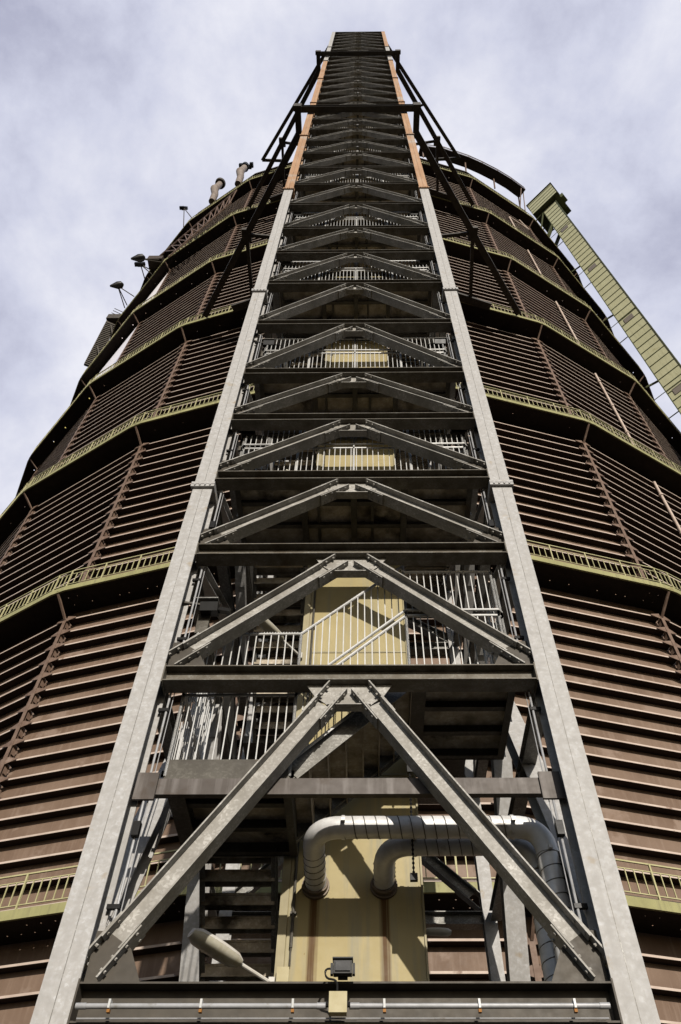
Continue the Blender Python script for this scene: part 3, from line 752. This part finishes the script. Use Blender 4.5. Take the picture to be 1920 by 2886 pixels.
tag(mb.build('cable', 'black'), 'black cable looping from small floodlight to cream box on the lowest beam', 'cable')
mb = MB(); mb.box((-.26, 8.03, 3.335), (.17, .09, .19)); jb = mb.build('junction_box', 'jbox')
mb = MB(); mb.box((-.26, 7.978, 3.335), (.178, .012, .198)); mb.build('lid', 'jbox', jb); mb = MB()
for x in (-.36, -.16): mb.tube([(x - .02, 8.03, 3.33), (x + .02, 8.03, 3.33)], .028, 8)
mb.build('cable_gland', 'black', jb)
tag(jb, 'cream junction box in the middle of the lowest beam between two grey conduits', 'junction box', 'junction boxes')
for (x0, x1, lb) in ((-2.80, -.42, 'left grey conduit pipe clipped along the lowest cross beam'), (-.10, 2.36, 'right grey conduit pipe clipped along the lowest cross beam')):
    t = thing('conduit_pipe', ((x0 + x1) / 2, 8.06, 3.3), lb, 'conduit', 'conduit pipes on the lowest beam')
    mb = MB(); mb.tube([(x0, 8.05, 3.325), (x1, 8.05, 3.325)], .026, 10); mb.build('pipe', 'pvc', t, smooth=True)
    mb = MB()
    for e_ in (x0, x1): mb.tube([(e_ - .05, 8.05, 3.325), (e_ + .05, 8.05, 3.325)], .031, 10)
    mb.build('sleeve', 'pvc', t, smooth=True)
    for f in (.12, .5, .88):
        x = x0 + (x1 - x0) * f; mb = MB(); mb.box((x, 8.04, 3.335), (.022, .07, .085)); c = mb.build('clip', 'white', t)
        mb = MB(); mb.box((x, 8.04, 3.272), (.03, .04, .03)); mb.build('clip_foot', 'clip', c)
mb = MB(); mb.tube([(-2.84, 8.13, 3.24), (2.4, 8.13, 3.24)], .008, 6)
tag(mb.build('cable', 'pvc'), 'thin pale cable stretched along the lower edge of the lowest beam', 'cable')
# dark wall lamps with brackets inside the columns, cable conduits on the columns
def colamp(x, z, sg, label):
    t = thing('floodlight', (x, 8.75, z), label, 'floodlight', 'dark floodlights on the tower columns')
    mb = MB(); ax = (Vector((1, 0, 0)), Vector((0, .94, .34)), Vector((0, -.34, .94)))
    mb.box((x + sg * .12, 8.66, z + .02), (.30, .22, .17), ax); mb.prism([(x + sg * .27, 8.58, z - .08), (x + sg * .27, 8.74, z + .0), (x + sg * .27, 8.70, z + .13)], (sg * .2, .02, -.03)); mb.build('housing', 'black', t)
    mb = MB(); mb.box((x + sg * .05, 8.60, z + .16), (.42, .16, .025)); mb.build('visor', 'galv_mid', t)
    mb = MB(); mb.bar((x - sg * .38, 8.5, z + .02), (x + sg * .1, 8.66, z + .1), .04, .04); mb.box((x + sg * .02, 8.78, z - .22), (.2, .05, .5)); mb.build('bracket', 'galv_dark', t)
names = ['first', 'second', 'third', 'fourth', 'fifth']
for j, zf in enumerate([ZL + .4] + FRONT[:4]):
    zz = 10.0 if j == 0 else zf + 1.7
    colamp(XL + .42, zz, 1, 'dark floodlight bracketed inside the left front column, %s from the bottom' % names[j])
    if j: colamp(XR - .42, zz, -1, 'dark floodlight bracketed inside the right front column, %s from the bottom' % names[j - 1])
for sg, x, lb in ((1, XL + .29, 'left'), (-1, XR - .29, 'right')):
    t = thing('cable_conduit', (x, 8.52, 3.8), 'thin grey cable conduit clipped up the inside of the %s front column' % lb, 'conduit', 'cable conduits on the front columns')
    mb = MB(); mb.tube([(x, 8.5, 3.9), (x, 8.5, 58)], .017, 8); mb.tube([(x + sg * .05, 8.52, 3.9), (x + sg * .045, 8.52, 40)], .007, 6)
    mb.build('pipe', 'pvc', t)
    for q in range(34): mb = MB(); mb.box((x - sg * .04, 8.5, 4.6 + q * 1.5), (.15, .05, .055)); mb.build('clip', 'black', t)
    for z in (5.6, 8.6, 12.2, 17, 23, 30): mb = MB(); mb.box((x + sg * .01, 8.46, z), (.09, .08, .2)); mb.build('switch_box', 'black', t)

# ================================================================== green outer lift tower on the right
A0 = 45.0; r0, r1 = 35.75, 37.75; zt = 117.5
gt = thing('green_tower', P(A0, 36.6, -CZ), 'slim pale green clad tower standing off the right side of the gas holder', 'lift tower')
n = Vector((math.sin(R(A0)), -math.cos(R(A0)), 0)); t_ = Vector((math.cos(R(A0)), math.sin(R(A0)), 0))
def gp(r, s, z): return Vector((0, L, z)) + n * r + t_ * s
mb = MB(); mb.box(gp((r0 + r1) / 2, 1.0, (zt - CZ) / 2), (r1 - r0, 2.0, zt + CZ), (n, t_, UP)); mb.build('casing', 'green', gt)
mb = MB(); z = -CZ + .5
while z < zt: mb.box(gp((r0 + r1) / 2, 1.0, z), (r1 - r0 + .10, 2.10, .07), (n, t_, UP)); z += 1.35 + random.uniform(-.12, .12)
mb.build('cladding_joint', 'green_dark', gt)
mb = MB(); 
for r in (r0 - .03, r1 + .03): mb.box(gp(r, -.03, (zt - CZ) / 2), (.08, .08, zt + CZ), (n, t_, UP))
mb.build('corner_trim', 'green_dark', gt)
z = 29.0
while z < zt - 6:
    mb = MB(); mb.box(gp((r0 + r1) / 2 - .1, -.025, z), (.95, .05, .95), (n, t_, UP)); mb.build('window', 'pane', gt); z += 15.48
for k in range(7):
    zz = TOPS[k] + 1.2; mb = MB()
    mb.bar(gp(34.3, .3, zz), gp(r0, .3, zz), .07, .07)
    mb.bar(gp(34.6, -.05, zz + 3), gp(r1, -.05, zz + 3), .05, .05); mb.bar(gp(34.6, .3, zz + 6), gp(r0, .3, zz + 5.6), .10, .22)
    mb.build('tie_bracket', 'green_dark', gt)
hz = zt + 2.2
mb = MB(); mb.box(gp(36.5, 1.0, hz), (4.0, 3.4, 4.6), (n, t_, UP)); hh = mb.build('head_house', 'green', gt)
mb = MB()
for q in range(4): mb.box(gp(36.5, 1.0, hz - 1.5 + q * 1.1), (4.08, 3.48, .09), (n, t_, UP))
mb.box(gp(36.5, 1.0, hz - 2.33), (4.06, 3.46, .06), (n, t_, UP)); mb.box(gp(36.5, 1.0, hz + 2.36), (4.3, 3.7, .12), (n, t_, UP)); mb.box(gp(38.75, 1.4, hz + .2), (.5, 1.0, 1.2), (n, t_, UP))
mb.build('trim', 'green_dark', hh)
mb = MB()
for s in (.0, 1.6): mb.bar(gp(34.3, s, zt - 5), gp(35.8, s, zt), .14, .14); mb.bar(gp(34.3, s, zt - 1), gp(36.5, s, zt - .2), .14, .14); mb.bar(gp(34.6, s, zt - 9), gp(r0, s, zt - 7), .5, .14)
mb.build('brace', 'green_dark', gt)

# ================================================================== roof walkway at the right, truss walk at the left
rwk = thing('roof_walkway', P(25, 35.6, EAVE), 'dark curved railed walkway above the right roof edge of the gas holder', 'walkway')
ang = [12.5, 17.5, 22.9, 26, 29.6, 33, 36.6]
mb = MB(); ro = [35.1, 35.5, 35.7, 35.8, 35.95, 36.1, 36.2]
vs = []
for a, r in zip(ang, ro): vs += [P(a, r, 112.7), P(a, r - 1.25, 112.7), P(a, r - 1.25, 113.1), P(a, r, 113.1)]
k_ = len(ang)
mb.add(vs, [(4 * i + q, 4 * i + 4 + q, 4 * i + 4 + (q + 1) % 4, 4 * i + (q + 1) % 4) for i in range(k_ - 1) for q in range(4)] + [(0, 1, 2, 3), tuple(4 * (k_ - 1) + q for q in (3, 2, 1, 0))])
mb.build('deck', 'roof', rwk)
mb = MB()
for rr in (0, -1.25):
    for hz_ in (.55, 1.05): mb.tube([P(a, r + rr, 113.1 + hz_) for a, r in zip(ang, ro)], .03, 6)
    for a, r in zip(ang, ro): mb.tube([P(a, r + rr, 113.1), P(a, r + rr, 114.15)], .03, 6)
mb.build('railing', 'rib', rwk)
mb = MB()
for a in (13, 22.5, 29.5, 36.4): mb.bar(P(a, 34.5, EAVE + .2), P(a, 35.0, 112.7), .14, .14)
for a in (36.4,): mb.bar(P(a, 34.5, EAVE + .2), P(a - .8, 36.0, 112.7), .1, .1); mb.bar(P(a + 1.2, 34.6, EAVE - .2), P(a, 36.0, 113.6), .1, .1)
mb.build('support_post', 'rib', rwk)
tr = thing('truss_walkway', P(-31, 35.4, 90), 'light brown zigzag truss slung along the upper left galleries of the gas holder', 'truss')
ua, ub = P(-23.5, 35.5, 98.06), P(-39.6, 35.5, 91.05); la_, lb_ = P(-23.3, 35.5, 92.33), P(-33.9, 35.5, 83.79)
ub2 = P(-39.8, 36.2, 90.2)
lb2 = la_ + (lb_ - la_) * 1.0
mb = MB(); mb.bar(ua, ub, .13, .13); mb.bar(ua - UP * .45, ub - UP * .45, .1, .1)
mb.bar(la_, lb2, .13, .13); mb.build('chord', 'rib', tr)
mb = MB(); m = 12
for q in range(m): 
    a_, b_ = ua.lerp(ub, q / m), la_.lerp(lb2, (q + .5) / m); c_ = ua.lerp(ub, (q + 1) / m)
    if q < 11: mb.bar(a_, b_, .08, .08); mb.bar(b_, c_, .08, .08)
mb.build('web_bar', 'rib', tr)
mb = MB(); mb.box(P(-40.2, 35.3, 90.4), (1.6, 1.2, 1.0)); mb.build('end_box', 'roof', tr)
# cowl vents at the upper left
for (a, lb, cap) in ((-32.6, 'left pale fat vent pipe with a round cowl on the roof edge', 1), (-26.0, 'right pale fat vent pipe with a boxy dark head on the roof edge', 0)):
    t = thing('vent_pipe', P(a, 34.6, 107), lb, 'vent pipe', 'vent pipes on the roof edge')
    b = P(a, 34.75, 107); 
    mb = MB(); out = (P(a, 35.5, 0) - P(a, 34.5, 0))
    mb.tube([b, b + UP * 3.3 + out * .1, b + UP * 4.6 + out * .5, b + UP * 6.0 + out * .35, b + UP * 8.6 + out * .2], [.40, .44, .52, .42, .38], 14); mb.build('pipe', 'vent', t, smooth=True)
    mb = MB()
    if cap: mb.tube([b + UP * 8.5 + out * .2, b + UP * 9.0 + out * .2, b + UP * 9.5 + out * .2], [.66, .7, .25], 16); mb.build('cowl', 'strut', t, smooth=True)
    else:
        mb.tube([b + UP * 8.3 + out * .2, b + UP * 9.4 + out * .2], [.55, .5], 14); mb.box(b + UP * 9.7, (1.3, .5, .5)); mb.box(b + UP * 9.7 + Vector((-.7, -.2, -.3)), (.45, .5, .8)); mb.box(b + UP * 9.9 + Vector((.65, -.15, .15)), (.45, .6, .65)); mb.build('head', 'black', t)
# outrigger lamps on the left silhouette
def outrig(att, head, round_, label):
    att = [Vector(p) for p in att]; head = Vector(head)
    t = thing('outrigger_lamp', att[0], label, 'floodlight', 'floodlights on outrigger arms')
    mb = MB()
    for a in att: mb.tube([a, head], .06, 6)
    mb.build('arm', 'strut', t)
    mb = MB()
    if round_:
        mb.tube([head + Vector((-.75, -.1, -.35)), head + Vector((-.05, 0, .15)), head + Vector((.35, 0, .4)), head + Vector((.55, 0, .5))], [.1, .42, .38, .1], 14)
    else: mb.box(head, (.6, .4, .5)); mb.box(head + Vector((-.2, -.15, -.45)), (.6, .4, .4)); mb.box(head + Vector((.2, .1, .45)), (.35, .35, .4))
    mb.build('lamp_head', 'black', t, smooth=round_)
import json
OUT = json.loads('''[{"att": [[-22.25, 26.6, 89.6], [-22.0, 26.91, 89.6]], "head": [-23.77, 25.83, 87.27], "round": true, "label": "round floodlight on two long arms beside the end of the truss"}, {"att": [[-23.41, 27.68, 89.6], [-23.17, 28.13, 89.3], [-24.0, 28.51, 89.0]], "head": [-24.34, 27.12, 89.57], "round": false, "label": "boxy double floodlight on outrigger arms just below the round one near the truss end"}, {"att": [[-25.71, 30.63, 89.6], [-26.59, 31.48, 89.2], [-26.92, 31.78, 89.2]], "head": [-27.4, 29.48, 89.78], "round": true, "label": "round floodlight on a three legged outrigger, lowest on the left edge"}, {"att": [[-21.0, 26.13, 104.5], [-22.17, 27.13, 104.5]], "head": [-23.97, 27.53, 114.98], "round": false, "label": "boxy floodlight on a thin mast above the truss at upper left"}]''')
for d in OUT: outrig(d['att'], d['head'], d['round'], d['label'])
# escape stair winding down round the far left side
e0, e1 = P(-64, 36.5, 101.6), P(-69, 36.9, 94.5)
fs = thing('escape_stair', e1, 'dark escape stair with open treads winding down the far left side of the gas holder', 'stair')
mb = MB(); dd = (e1 - e0); out = (P(-68, 37, 0) - P(-68, 36, 0))
for sd in (-.62, .62): mb.bar(e0 + out * sd, e1 + out * sd, .12, .5)
mb.build('stringer', 'strut', fs)
mb = MB()
for q in range(26):
    c = e0.lerp(e1, (q + .5) / 26); mb.box(c, (1.2, .45, .7), (out, dd.cross(out).normalized(), UP))
mb.build('tread', 'strut', fs)
mb = MB(); fp = lambda r, a, z: P(a, r, z)
mb.box(P(-63.6, 36.2, 102.3), (1.9, 1.2, 1.4)); mb.build('landing', 'strut', fs)
mb = MB()
for hz_ in (103.7, 104.5, 105.3): mb.bar(fp(37.1, -63.4, hz_), fp(34.9, -63.4, hz_), .07, .07)
for r in (37.1, 36.2, 35.0): mb.bar(fp(r, -63.4, 103), fp(r, -63.4, 105.3), .07, .07)
mb.bar(P(-64, 35.1, 97), P(-64, 36.8, 102), .16, .16); mb.bar(P(-66.5, 35.1, 92), P(-66.5, 36.8, 97), .16, .16)
mb.build('railing', 'strut', fs)

# render settings
scene.render.engine = 'CYCLES'
scene.cycles.max_bounces = 6; scene.cycles.diffuse_bounces = 1; scene.cycles.glossy_bounces = 3
